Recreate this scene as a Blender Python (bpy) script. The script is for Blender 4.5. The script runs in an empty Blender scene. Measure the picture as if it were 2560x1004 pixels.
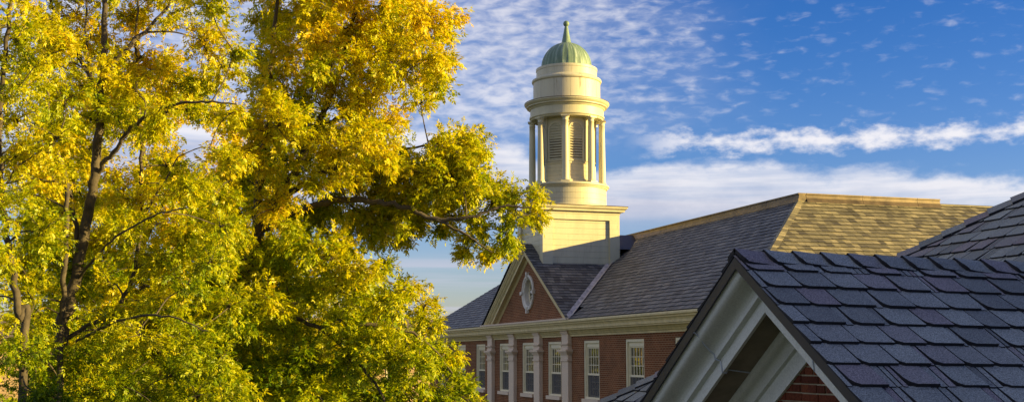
import bpy, math, random
import numpy as np
from mathutils import Vector, Matrix

SC = bpy.context.scene
COL = SC.collection
R = math.radians
YAW, PITCH, FPX = R(17.4), R(7.33), 3018.0
GROUND = -9.0

# ------------------------------------------------------------------ helpers
def sub(a, b): return (a[0]-b[0], a[1]-b[1], a[2]-b[2])
def madd(a, *kv):
    x, y, z = a
    for k, v in kv:
        x += k*v[0]; y += k*v[1]; z += k*v[2]
    return (x, y, z)

class MB:
    def __init__(s): s.v = []; s.f = []; s.m = []; s.r = []; s.smooth = []
    def poly(s, pts, m=0, r=0.5, sm=False):
        b = len(s.v); s.v.extend(pts); s.f.append(tuple(range(b, b+len(pts)))); s.m.append(m); s.r.append(r); s.smooth.append(sm)
    def idx(s, ids, m=0, r=0.5, sm=False):
        s.f.append(tuple(ids)); s.m.append(m); s.r.append(r); s.smooth.append(sm)
    def box(s, x0, x1, y0, y1, z0, z1, m=0, r=0.5):
        b = len(s.v)
        s.v.extend([(x0,y0,z0),(x1,y0,z0),(x1,y1,z0),(x0,y1,z0),(x0,y0,z1),(x1,y0,z1),(x1,y1,z1),(x0,y1,z1)])
        for q in ((0,3,2,1),(4,5,6,7),(0,1,5,4),(1,2,6,5),(2,3,7,6),(3,0,4,7)):
            s.idx([b+i for i in q], m, r)
    def extrude(s, ring0, ring1, m=0, r=0.5, cap=True, sm=False):
        n = len(ring0); b = len(s.v); s.v.extend(ring0); s.v.extend(ring1)
        for i in range(n):
            j = (i+1) % n
            s.idx((b+i, b+j, b+n+j, b+n+i), m, r, sm)
        if cap:
            s.idx([b+i for i in range(n)][::-1], m, r); s.idx([b+n+i for i in range(n)], m, r)
    def lathe(s, prof, n, c=(0,0), m=0, rot=0.0, a0=0.0, a1=2*math.pi, sm=True, cap=True, ridge=None):
        b = len(s.v); full = abs(a1-a0-2*math.pi) < 1e-6; k = n if full else n+1
        for (rr, z) in prof:
            for i in range(k):
                a = rot+a0+(a1-a0)*i/n
                q = rr*(ridge(i) if ridge else 1)
                s.v.append((c[0]+q*math.cos(a), c[1]+q*math.sin(a), z))
        for j in range(len(prof)-1):
            for i in range(n):
                i2 = (i+1) % k
                s.idx((b+j*k+i, b+j*k+i2, b+(j+1)*k+i2, b+(j+1)*k+i), m, 0.5, sm)
        if cap and full:
            s.idx([b+i for i in range(k)][::-1], m); s.idx([b+(len(prof)-1)*k+i for i in range(k)], m)
    def tube(s, pts, radii, n=6, m=0, r=0.5):
        prev = None; P = [Vector(p) for p in pts]; x = None
        for i, p in enumerate(P):
            d = (P[min(i+1, len(P)-1)]-P[max(i-1, 0)])
            if d.length < 1e-9: d = Vector((0,0,1))
            d.normalize()
            if x is None:
                x = d.orthogonal().normalized()
            else:
                x = x-d*x.dot(d)
                x = x.normalized() if x.length > 1e-6 else d.orthogonal().normalized()
            y = d.cross(x); b = len(s.v)
            for k in range(n):
                a = 2*math.pi*k/n
                s.v.append(tuple(p+(x*math.cos(a)+y*math.sin(a))*radii[i]))
            if prev is not None:
                for k in range(n):
                    s.idx((prev+k, prev+(k+1) % n, b+(k+1) % n, b+k), m, r, True)
            prev = b
    def build(s, name, mats, parent=None, scale=None, recalc=True):
        me = bpy.data.meshes.new(name)
        vs = s.v if scale is None else [(a*scale, b*scale, c*scale) for a, b, c in s.v]
        me.from_pydata(vs, [], s.f)
        if not isinstance(mats, (list, tuple)): mats = [mats]
        for mt in mats: me.materials.append(mt)
        me.polygons.foreach_set('material_index', s.m)
        me.polygons.foreach_set('use_smooth', s.smooth)
        at = me.attributes.new('rnd', 'FLOAT', 'FACE'); at.data.foreach_set('value', s.r)
        me.validate(); me.update()
        if recalc:
            import bmesh
            bm = bmesh.new(); bm.from_mesh(me); bmesh.ops.recalc_face_normals(bm, faces=bm.faces); bm.to_mesh(me); bm.free()
        o = bpy.data.objects.new(name, me); COL.objects.link(o)
        if parent: o.parent = parent
        return o

def thing(name, label, cat, loc=(0,0,0), group=None):
    o = bpy.data.objects.new(name, None); COL.objects.link(o); o.location = loc
    o['label'] = label; o['category'] = cat
    if group: o['group'] = group
    return o

def dup(o, parent, loc=None, rotz=None):
    c = o.copy(); COL.objects.link(c); c.parent = parent
    if loc is not None: c.location = loc
    if rotz is not None: c.rotation_euler = (0, 0, rotz)
    for ch in list(o.children):
        d = ch.copy(); COL.objects.link(d); d.parent = c
    return c

def clip(poly, c):
    """Sutherland-Hodgman, c convex counter-clockwise"""
    out = poly
    for i in range(len(c)):
        ax, ay = c[i]; bx, by = c[(i+1) % len(c)]
        ex, ey = bx-ax, by-ay
        inp = out; out = []
        if not inp: return []
        def side(p): return ex*(p[1]-ay)-ey*(p[0]-ax)
        for k in range(len(inp)):
            p = inp[k]; q = inp[(k+1) % len(inp)]
            sp, sq = side(p), side(q)
            if sp >= 0: out.append(p)
            if (sp >= 0) != (sq >= 0):
                t = sp/(sp-sq); out.append((p[0]+t*(q[0]-p[0]), p[1]+t*(q[1]-p[1])))
    return out

def area(p): return 0.5*sum(p[i][0]*p[(i+1) % len(p)][1]-p[(i+1) % len(p)][0]*p[i][1] for i in range(len(p)))

def tiles(mb, O, U, V, N, polys, e, w, th, rng, chamf=0.0, wj=0.12, gap=0.006, ej=0.03, rj=1.0, hj=0.15, strip=0.0):
    """overlapping slates as real little slabs, clipped to the roof outline (u along the eave, v up the slope)"""
    allp = [p for q in polys for p in q]
    u0 = min(p[0] for p in allp); u1 = max(p[0] for p in allp); v0 = min(p[1] for p in allp); v1 = max(p[1] for p in allp)
    polys = [q if area(q) > 0 else q[::-1] for q in polys]
    for q in polys:
        mb.poly([madd(O, (p[0], U), (p[1], V)) for p in q], 1, 0.5)
    j = 0; v = v0
    while v < v1:
        u = u0-w*rng.random()
        while u < u1:
            ww = w*(1+rng.uniform(-wj, wj)); low = strip and rng.random() < .42
            if low: ww = strip*rng.uniform(.7, 1.5)
            a = u+gap/2; b = u+ww-gap/2; u += ww
            vb = v+rng.uniform(-ej, ej)*e; top = v+e*1.06
            if chamf and not low:
                k = chamf*rng.uniform(.8, 1.2)
                t = [(a+k, vb), (b, vb), (b, top), (a, top), (a, vb+k*1.5), (a+k*.3, vb+k*.55)]
            else:
                t = [(a, vb), (b, vb), (b, top), (a, top)]
            hh = th*(.45 if low else 1)*(1+rng.uniform(-hj, hj)); rv = rng.random()
            for q in polys:
                c = clip(t, q)
                if len(c) < 3 or abs(area(c)) < 1e-5: continue
                P = []; B = []
                for (x, y) in c:
                    h = hh*(1-0.82*(y-v)/(e*1.06))+0.002
                    P.append(madd(O, (x, U), (y, V), (h, N))); B.append(madd(O, (x, U), (y, V), (0.0005, N)))
                n = len(c)
                bi = len(mb.v); mb.v.extend(P); mb.v.extend(B)
                mb.idx([bi+i for i in range(n)], 0, rv)
                for i in range(n):
                    i2 = (i+1) % n
                    if c[i][1] > v+e and c[i2][1] > v+e: continue
                    mb.idx((bi+i, bi+n+i, bi+n+i2, bi+i2), 1, rv)
        v += e; j += 1

# ------------------------------------------------------------------ materials
def new_mat(name):
    m = bpy.data.materials.new(name); m.use_nodes = True
    nt = m.node_tree; b = nt.nodes['Principled BSDF']
    return m, nt, b
def N(nt, typ, **kw):
    n = nt.nodes.new(typ)
    for k, v in kw.items():
        if k in n.inputs.keys() if isinstance(k, str) else False: n.inputs[k].default_value = v
        else: setattr(n, k, v)
    return n
def L(nt, a, b): nt.links.new(a, b)
def ramp(nt, fac, stops, interp='LINEAR'):
    n = nt.nodes.new('ShaderNodeValToRGB'); el = n.color_ramp.elements; n.color_ramp.interpolation = interp
    while len(el) < len(stops): el.new(0.5)
    for e, (p, c) in zip(el, stops):
        e.position = p; e.color = (*c, 1) if len(c) == 3 else c
    L(nt, fac, n.inputs['Fac']); return n.outputs['Color']
def noise(nt, vec, scale, detail=4, rough=.55, dist=0.0):
    n = nt.nodes.new('ShaderNodeTexNoise'); n.inputs['Scale'].default_value = scale; n.inputs['Detail'].default_value = detail
    n.inputs['Roughness'].default_value = rough; n.inputs['Distortion'].default_value = dist
    if vec is not None: L(nt, vec, n.inputs['Vector'])
    return n.outputs['Fac']
def mapping(nt, vec, scale=(1,1,1), loc=(0,0,0), rot=(0,0,0)):
    n = nt.nodes.new('ShaderNodeMapping'); n.inputs['Scale'].default_value = scale; n.inputs['Location'].default_value = loc; n.inputs['Rotation'].default_value = rot
    L(nt, vec, n.inputs['Vector']); return n.outputs['Vector']
def mix(nt, fac, a, b, mode='MIX'):
    n = nt.nodes.new('ShaderNodeMix'); n.data_type = 'RGBA'; n.blend_type = mode
    for i, x in ((0, fac), (6, a), (7, b)):
        if isinstance(x, (int, float)): n.inputs[i].default_value = x
        elif isinstance(x, tuple): n.inputs[i].default_value = (*x, 1)
        else: L(nt, x, n.inputs[i])
    return n.outputs[2]
def mth(nt, op, a, b=None, c=None, clampv=False):
    n = nt.nodes.new('ShaderNodeMath'); n.operation = op; n.use_clamp = clampv
    for i, x in enumerate((a, b, c)):
        if x is None: continue
        if isinstance(x, (int, float)): n.inputs[i].default_value = x
        else: L(nt, x, n.inputs[i])
    return n.outputs[0]
def sstep(nt, x, a, b):
    n = nt.nodes.new('ShaderNodeMapRange'); n.interpolation_type = 'SMOOTHSTEP'
    L(nt, x, n.inputs[0]); n.inputs[1].default_value = a; n.inputs[2].default_value = b
    return n.outputs[0]
def bump(nt, b, h, strength=.3, dist=.01):
    n = nt.nodes.new('ShaderNodeBump'); n.inputs['Strength'].default_value = strength; n.inputs['Distance'].default_value = dist
    L(nt, h, n.inputs['Height']); L(nt, n.outputs['Normal'], b.inputs['Normal'])
def objco(nt): return nt.nodes.new('ShaderNodeTexCoord').outputs['Object']
def attr(nt, name):
    n = nt.nodes.new('ShaderNodeAttribute'); n.attribute_name = name; return n.outputs['Fac']

def mat_plain(name, c, rough=.6, var=.25, scale=3.0, bscale=40, bs=.15, metallic=0.0, streak=False, dirt=None, dirt_amt=.5):
    m, nt, b = new_mat(name); co = objco(nt)
    f = noise(nt, mapping(nt, co, (1, 1, .18)) if streak else co, scale, 6, .6)
    c2 = tuple(x*(1-var) for x in c); c3 = tuple(min(1, x*(1+var*.6)) for x in c)
    colr = ramp(nt, f, [(.3, c2), (.55, c), (.75, c3)])
    if dirt:
        f2 = noise(nt, mapping(nt, co, (2.2, 2.2, .35)), 2.3, 8, .68)
        colr = mix(nt, mth(nt, 'MULTIPLY', sstep(nt, f2, .55, .75), dirt_amt), colr, dirt)
    L(nt, colr, b.inputs['Base Color'])
    b.inputs['Roughness'].default_value = rough; b.inputs['Metallic'].default_value = metallic
    bump(nt, b, noise(nt, co, bscale, 4, .6), bs, .01)
    return m

def mat_tile(name, stops, rough=.6, grain=300, gamt=.35, patch=.5, spec=.3):
    m, nt, b = new_mat(name); co = objco(nt)
    c = ramp(nt, attr(nt, 'rnd'), stops)
    g = noise(nt, co, grain, 2, .5)
    c = mix(nt, 1.0, c, ramp(nt, g, [(.3, (1-gamt,)*3), (.7, (1+gamt,)*3)]), 'MULTIPLY')
    p = noise(nt, co, 1.1, 6, .65)
    c = mix(nt, 1.0, c, ramp(nt, p, [(.3, (1-patch*.6, 1-patch*.6, 1-patch*.55)), (.7, (1+patch*.35, 1+patch*.33, 1+patch*.3))]), 'MULTIPLY')
    L(nt, c, b.inputs['Base Color']); b.inputs['Roughness'].default_value = rough; b.inputs['Specular IOR Level'].default_value = spec
    bump(nt, b, noise(nt, co, grain*.4, 3, .6), .35, .004)
    return m

def mat_brick(name, axis, c1, c2, mortar, bw=.25, bh=.078, ms=.010, msm=.25):
    m, nt, b = new_mat(name); co = objco(nt)
    sp = nt.nodes.new('ShaderNodeSeparateXYZ'); L(nt, co, sp.inputs[0])
    cb = nt.nodes.new('ShaderNodeCombineXYZ'); L(nt, sp.outputs['Y' if axis == 'X' else 'X'], cb.inputs[0]); L(nt, sp.outputs['Z'], cb.inputs[1])
    br = nt.nodes.new('ShaderNodeTexBrick'); L(nt, cb.outputs[0], br.inputs['Vector'])
    br.inputs['Scale'].default_value = 1; br.inputs['Brick Width'].default_value = bw; br.inputs['Row Height'].default_value = bh
    br.inputs['Mortar Size'].default_value = ms; br.inputs['Mortar Smooth'].default_value = msm; br.inputs['Bias'].default_value = -.1
    br.inputs['Color1'].default_value = (*c1, 1); br.inputs['Color2'].default_value = (*c2, 1); br.inputs['Mortar'].default_value = (*mortar, 1)
    c = mix(nt, 1.0, br.outputs['Color'], ramp(nt, noise(nt, co, .9, 7, .65), [(.3, (.72, .72, .74)), (.7, (1.2, 1.16, 1.1))]), 'MULTIPLY')
    L(nt, c, b.inputs['Base Color']); b.inputs['Roughness'].default_value = .85; b.inputs['Specular IOR Level'].default_value = .15
    bump(nt, b, mth(nt, 'SUBTRACT', 1.0, br.outputs['Fac']), .6, .01)
    return m

CREAM = (.52, .48, .31)
M = {}
M['cream'] = mat_plain('cream_paint', CREAM, .5, .12, 2.5, 60, .08, streak=True, dirt=(.25, .20, .12), dirt_amt=.5)
M['cream_stain'] = mat_plain('stained_cream_paint', (.52, .485, .34), .5, .12, 3, 60, .08, streak=True, dirt=(.20, .13, .05), dirt_amt=.8)
M['cream_gap'] = mat_plain('plank_joint', (.16, .13, .08), .8, .2)
M['slate'] = mat_tile('slate_tiles', [(0, (.055, .056, .058)), (.35, (.095, .096, .097)), (.7, (.135, .134, .128)), (1, (.20, .185, .16))], .6, 40, .3, .5, .3)
M['slate_sunlit'] = mat_tile('sunlit_slate_tiles', [(0, (.09, .08, .045)), (.35, (.165, .147, .078)), (.7, (.235, .207, .107)), (1, (.32, .275, .145))], .55, 40, .3, .5, .4)  # lighter, yellower slate for wing and hip: golden sunlight put into the colour
M['slate_edge'] = mat_plain('slate_edges', (.022, .022, .026), .8, .2)
M['shingle'] = mat_tile('slate_shingles', [(0, (.165, .168, .155)), (.3, (.225, .232, .212)), (.55, (.29, .298, .268)), (.75, (.215, .212, .195)), (.9, (.255, .225, .22)), (1, (.22, .185, .185))], .8, 110, .6, .3, .25)
M['shingle_edge'] = mat_plain('shingle_edges', (.010, .010, .014), .9, .3)
M['metal_dark'] = mat_plain('dark_metal', (.020, .018, .026), .5, .3, 6, 80, .1)
M['bronze'] = mat_plain('weathered_copper_cap', (.13, .095, .045), .45, .6, 2.0, 30, .15, .4)
M['lead'] = mat_plain('grey_lead_flashing', (.54, .47, .42), .5, .5, 5, 30, .2, .1)
M['white'] = mat_plain('weathered_white_paint', (.62, .635, .60), .65, .2, 70, 160, .35, dirt=(.36, .36, .31), dirt_amt=.55)
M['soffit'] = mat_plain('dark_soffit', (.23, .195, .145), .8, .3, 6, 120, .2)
M['stone'] = mat_plain('pale_granite', (.66, .535, .40), .75, .3, 30, 150, .25)
M['white_stone'] = mat_plain('white_stone', (.60, .57, .50), .7, .2, 6, 80, .2)
M['cornice'] = mat_plain('cream_stone', (.57, .475, .235), .65, .2, 4, 60, .15, dirt=(.30, .26, .13), dirt_amt=.5)
M['brick_x'] = mat_brick('red_brick_facade', 'X', (.195, .068, .028), (.130, .045, .019), (.33, .22, .12))
M['brick_y'] = mat_brick('red_brick_end', 'Y', (.195, .068, .028), (.130, .045, .019), (.33, .22, .12))
M['tan_brick'] = mat_brick('tan_brick', 'Y', (.50, .36, .20), (.40, .27, .15), (.22, .17, .12), .5, .2, .02)
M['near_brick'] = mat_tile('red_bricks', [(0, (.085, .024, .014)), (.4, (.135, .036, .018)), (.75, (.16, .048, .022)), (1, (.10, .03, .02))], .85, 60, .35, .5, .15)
M['mortar'] = mat_plain('grey_mortar', (.36, .31, .21), .9, .25, 14, 140, .4)
M['frame'] = mat_plain('window_paint', (.72, .66, .46), .5, .1, 4, 60, .05)
M['patina'] = None
M['bark'] = mat_plain('bark', (.075, .060, .040), .9, .5, 9, 26, .9)

def mat_glass():
    m, nt, b = new_mat('window_glass'); co = objco(nt)
    L(nt, ramp(nt, noise(nt, co, 2, 2), [(.3, (.008, .009, .010)), (.7, (.02, .02, .022))]), b.inputs['Base Color'])
    b.inputs['Roughness'].default_value = .03; b.inputs['IOR'].default_value = 2.3; b.inputs['Specular IOR Level'].default_value = .8
    bump(nt, b, noise(nt, co, 1.3, 2), .03, .05)
    return m
M['glass'] = mat_glass()
M['dark_pane'] = mat_plain('dull_glass', (.020, .024, .020), .25, .4, 3, 20, .02)
def mat_screen():
    m, nt, b = new_mat('insect_screen'); co = objco(nt)
    L(nt, ramp(nt, noise(nt, co, 200, 2), [(.3, (.052, .050, .052)), (.7, (.095, .092, .09))]), b.inputs['Base Color'])
    b.inputs['Roughness'].default_value = .8; b.inputs['Alpha'].default_value = .72
    return m
M['screen'] = mat_screen()
def mat_patina():
    m, nt, b = new_mat('green_copper_patina'); co = objco(nt)
    sp = nt.nodes.new('ShaderNodeSeparateXYZ'); L(nt, co, sp.inputs[0])
    a = mth(nt, 'ARCTAN2', sp.outputs['Y'], sp.outputs['X'])
    cb = nt.nodes.new('ShaderNodeCombineXYZ'); L(nt, mth(nt, 'MULTIPLY', a, 3.2), cb.inputs[0]); L(nt, mth(nt, 'MULTIPLY', sp.outputs['Z'], .35), cb.inputs[1])
    f = noise(nt, cb.outputs[0], 2.2, 6, .7)
    c = ramp(nt, f, [(.25, (.045, .070, .045)), (.40, (.090, .150, .105)), (.54, (.145, .22, .155)), (.64, (.32, .40, .33)), (.76, (.11, .125, .065))])
    c = mix(nt, mth(nt, 'MULTIPLY', sstep(nt, noise(nt, co, 5, 6, .7), .55, .75), .5), c, (.10, .13, .07))
    L(nt, c, b.inputs['Base Color']); b.inputs['Roughness'].default_value = .6; b.inputs['Metallic'].default_value = .1
    bump(nt, b, f, .25, .02)
    return m
M['patina'] = mat_patina()

def mat_leaf(name, stops, trans=.50):
    m = bpy.data.materials.new(name); m.use_nodes = True; nt = m.node_tree; nt.nodes.clear()
    out = nt.nodes.new('ShaderNodeOutputMaterial'); co = objco(nt)
    t = attr(nt, 'rnd')
    f = mth(nt, 'ADD', t, mth(nt, 'MULTIPLY', mth(nt, 'SUBTRACT', noise(nt, co, .6, 3, .6), .5), .5))
    c = ramp(nt, f, stops)
    d = nt.nodes.new('ShaderNodeBsdfDiffuse'); tr = nt.nodes.new('ShaderNodeBsdfTranslucent'); g = nt.nodes.new('ShaderNodeBsdfGlossy')
    L(nt, c, d.inputs[0]); L(nt, mix(nt, 1.0, c, (1.0, 1.0, .55), 'MULTIPLY'), tr.inputs[0])
    g.inputs['Roughness'].default_value = .45; g.inputs[0].default_value = (.9, .9, .75, 1)
    m1 = nt.nodes.new('ShaderNodeMixShader'); m1.inputs[0].default_value = trans; L(nt, d.outputs[0], m1.inputs[1]); L(nt, tr.outputs[0], m1.inputs[2])
    m2 = nt.nodes.new('ShaderNodeMixShader'); m2.inputs[0].default_value = .02; L(nt, m1.outputs[0], m2.inputs[1]); L(nt, g.outputs[0], m2.inputs[2])
    L(nt, m2.outputs[0], out.inputs['Surface'])
    return m
LEAF = [(.06, (.060, .125, .003)), (.30, (.20, .29, .004)), (.52, (.46, .48, .004)), (.78, (.68, .56, .005)), (1.0, (.74, .46, .008))]
M['leaf'] = mat_leaf('autumn_leaves', LEAF)

# ------------------------------------------------------------------ ground
def make_ground():
    mb = MB(); n = 40; S = 900
    for i in range(n):
        for j in range(n):
            x0, x1 = -S+2*S*i/n, -S+2*S*(i+1)/n; y0, y1 = -S+2*S*j/n, -S+2*S*(j+1)/n
            mb.poly([(x0, y0, GROUND), (x1, y0, GROUND), (x1, y1, GROUND), (x0, y1, GROUND)])
    m, nt, b = new_mat('lawn'); co = objco(nt)
    c = ramp(nt, noise(nt, co, .15, 8, .7), [(.3, (.035, .06, .012)), (.6, (.07, .09, .02)), (.8, (.14, .11, .03))])
    L(nt, c, b.inputs['Base Color']); b.inputs['Roughness'].default_value = .95
    bump(nt, b, noise(nt, co, 12, 5), .8, .05)
    o = mb.build('ground', m); o['kind'] = 'structure'; o['label'] = 'lawn around the buildings'
make_ground()

# ------------------------------------------------------------------ main brick building
# the facade looks to -X (eave edge X=17.5), its ridge runs along Y at X=23.4; a wing runs off along +X at the near end
EX, EZ, RX, RZ = 17.5, 1.55, 23.4, 5.75
WALLX = 17.97
PY0, PY1, PYC, PZ = 47.95, 61.05, 54.4, 5.3          # pediment ends, centre line, apex height
Y_FAR, Y_NEAR, Y_RIDGE = 75.0, 32.8, 39.04
X_END = 42.0
TM = (RZ-EZ)/(RX-EX)
rng = random.Random(5)
bld = thing('brick_building', 'long red brick building with slate roof, columned cupola and pediment', 'building', (0, 0, 0))

def make_main_roof():
    mb = MB()
    k = math.hypot(1, TM); V = (1/k, 0, TM/k); Nn = (-TM/k, 0, 1/k); U = (0, -1, 0)   # u runs towards the camera
    O = (EX, 0, EZ); Ls = (RX-EX)*k
    A = [(-PY0, 0), (-Y_NEAR, 0), (-Y_RIDGE, Ls), (-PY0, Ls)]
    B = [(-Y_FAR, 0), (-PY1, 0), (-PY1, Ls), (-(Y_FAR-5.9), Ls)]
    c0 = .75*k
    C = [(-PY1, c0), (-PY0, c0), (-PY0, Ls), (-PY1, Ls)]
    tiles(mb, O, U, V, Nn, [A, B, C], .262, .27, .028, rng)
    # wing, looking to -Y
    dy = Y_RIDGE-Y_NEAR; tw = (RZ-EZ)/dy; k2 = math.hypot(1, tw); V2 = (0, 1/k2, tw/k2); N2 = (0, -tw/k2, 1/k2)
    L2 = dy*k2
    W = [(EX, 0), (X_END, 0), (X_END, L2), (RX, L2)]
    wm = MB()
    tiles(wm, (0, Y_NEAR, EZ), (1, 0, 0), V2, N2, [W], .275, .277, .040, rng)
    # far slopes (plain slate sheets, away from the camera)
    mb.poly([(RX, Y_RIDGE, RZ), (RX, Y_FAR-5.9, RZ), (RX+5.9, Y_FAR, EZ), (RX+5.9, Y_RIDGE+5.9, EZ)], 0, .4)
    mb.poly([(RX, Y_FAR-5.9, RZ), (EX, Y_FAR, EZ), (RX+5.9, Y_FAR, EZ)], 0, .4)
    mb.poly([(RX, Y_RIDGE, RZ), (X_END, Y_RIDGE, RZ), (X_END, Y_RIDGE+5.9, EZ), (RX+5.9, Y_RIDGE+5.9, EZ)], 0, .4)
    # pediment roof, both slopes
    tp = (PZ-EZ)/(PYC-PY0); kp = math.hypot(1, tp); LP = (PYC-PY0)*kp
    xe = EX+(PZ-EZ)/TM
    tiles(mb, (EX-.08, PY0, EZ), (1, 0, 0), (0, 1/kp, tp/kp), (0, -tp/kp, 1/kp), [[(0, 0), (.3, 0), (xe-EX+.25, LP), (0, LP)]], .262, .27, .028, rng)
    tiles(mb, (EX-.02, PY1+.2, EZ), (1, 0, 0), (0, -1/kp, tp/kp), (0, tp/kp, 1/kp), [[(0, 0), (.25, 0), (xe-EX+.2, LP), (0, LP)]], .262, .27, .028, rng)
    ro = mb.build('roof', [M['slate'], M['slate_edge']], bld)
    wm.build('wing_roof', [M['slate_sunlit'], M['slate_edge']], bld)
    # raised copper ridge cap
    mb = MB()
    def ridge_prof(x, z, along, s0, s1, hw=.13, h=.22):
        prof = [(-hw-.10, -.12), (-hw-.02, .04), (-hw, h-.05), (-hw-.035, h-.05), (-hw-.035, h), (hw+.035, h), (hw+.035, h-.05), (hw, h-.05), (hw+.02, .04), (hw+.10, -.12)]
        if along == 'Y': mb.extrude([(x+a, s0, z+b) for a, b in prof], [(x+a, s1, z+b) for a, b in prof])
        else: mb.extrude([(s0, x+a, z+b) for a, b in prof], [(s1, x+a, z+b) for a, b in prof])
    y = Y_RIDGE-.16
    while y < Y_FAR-5.9:
        ridge_prof(RX, RZ, 'Y', y, min(y+2.4, Y_FAR-5.9)-.012); y += 2.4
    x = RX+.17
    while x < 29.3:
        ridge_prof(Y_RIDGE, RZ+.001, 'X', x, min(x+2.4, 29.4)-.012); x += 2.4
    mb.build('ridge_cap', M['bronze'], ro)
    mb = MB()
    mb.tube([(29.4, Y_RIDGE, RZ+.0), (X_END, Y_RIDGE, RZ+.0)], [.07, .07], 8)
    # hip cap tiles at the corner
    h0 = Vector((RX, Y_RIDGE, RZ)); h1 = Vector((EX, Y_NEAR, EZ)); d = (h1-h0); n = 44
    for i in range(n):
        a = h0+d*(i/n); b = h0+d*((i+1.05)/n)
        up = Vector((0, 0, .03)); w1 = Vector((.0, 1/k, 0))*0
        l1 = Vector((0, .24, 0)); l2 = Vector((.24, 0, 0.0))
        pa = [a+up+Vector((0, .24, -.0)), a+up+Vector((0, 0, .035)), a+up+Vector((.24, 0, 0))]
        pb = [b+up+Vector((0, .24, .012)), b+up+Vector((0, 0, .047)), b+up+Vector((.24, 0, .012))]
        rr = rng.random()
        for q in (0, 1):
            mb.poly([tuple(pa[q]), tuple(pa[q+1]), tuple(pb[q+1]), tuple(pb[q])], 0, rr)
        mb.poly([tuple(pb[0]), tuple(pb[1]), tuple(pb[1]-Vector((0, 0, .02))), tuple(pb[0]-Vector((0, 0, .02)))], 1)
        mb.poly([tuple(pb[1]), tuple(pb[2]), tuple(pb[2]-Vector((0, 0, .02))), tuple(pb[1]-Vector((0, 0, .02)))], 1)
    mb.build('hip_cap', [M['slate_sunlit'], M['slate_edge']], ro)
    # valley flashing: lapped lead sheets
    mb = MB()
    v0 = Vector((EX+.02, PY0, EZ+.03)); v1 = Vector((xe, PYC, PZ+.03)); d = v1-v0; n = 13
    for i in range(n):
        a = v0+d*(i/n)+Vector((0, 0, .035)); b = v0+d*((i+1.06)/n)+Vector((0, 0, .02))
        wa = .23
        la = Vector((wa, 0, wa*TM)); ra = Vector((0, wa*1.0, wa*tp))
        c0, c1 = Vector((0, 0, .0)), Vector((0, 0, .0))
        P = [a+ra+Vector((0, 0, .03)), a, a+la+Vector((0, 0, .03))]; Q = [b+ra+Vector((0, 0, .03)), b, b+la+Vector((0, 0, .03))]
        for q in (0, 1): mb.poly([tuple(P[q]), tuple(P[q+1]), tuple(Q[q+1]), tuple(Q[q])], 0, rng.random())
        for q in (0, 1): mb.poly([tuple(P[q]), tuple(P[q+1]), tuple(P[q+1]-Vector((0, 0, .03))), tuple(P[q]-Vector((0, 0, .03)))], 0)
    mb.build('valley_flashing', M['lead'], ro)
    # metal saddle between cupola and ridge
    mb = MB()
    mb.poly([(21.5, PYC, RZ+.12), (RX, PYC, RZ+.12), (RX, PYC-1.9, RZ-.75), (21.5, PYC-1.9, RZ-.75)])
    mb.poly([(21.5, PYC, RZ+.12), (RX, PYC, RZ+.12), (RX, PYC+1.9, RZ-.75), (21.5, PYC+1.9, RZ-.75)])
    mb.build('metal_saddle', M['metal_dark'], ro)
make_main_roof()

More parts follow.
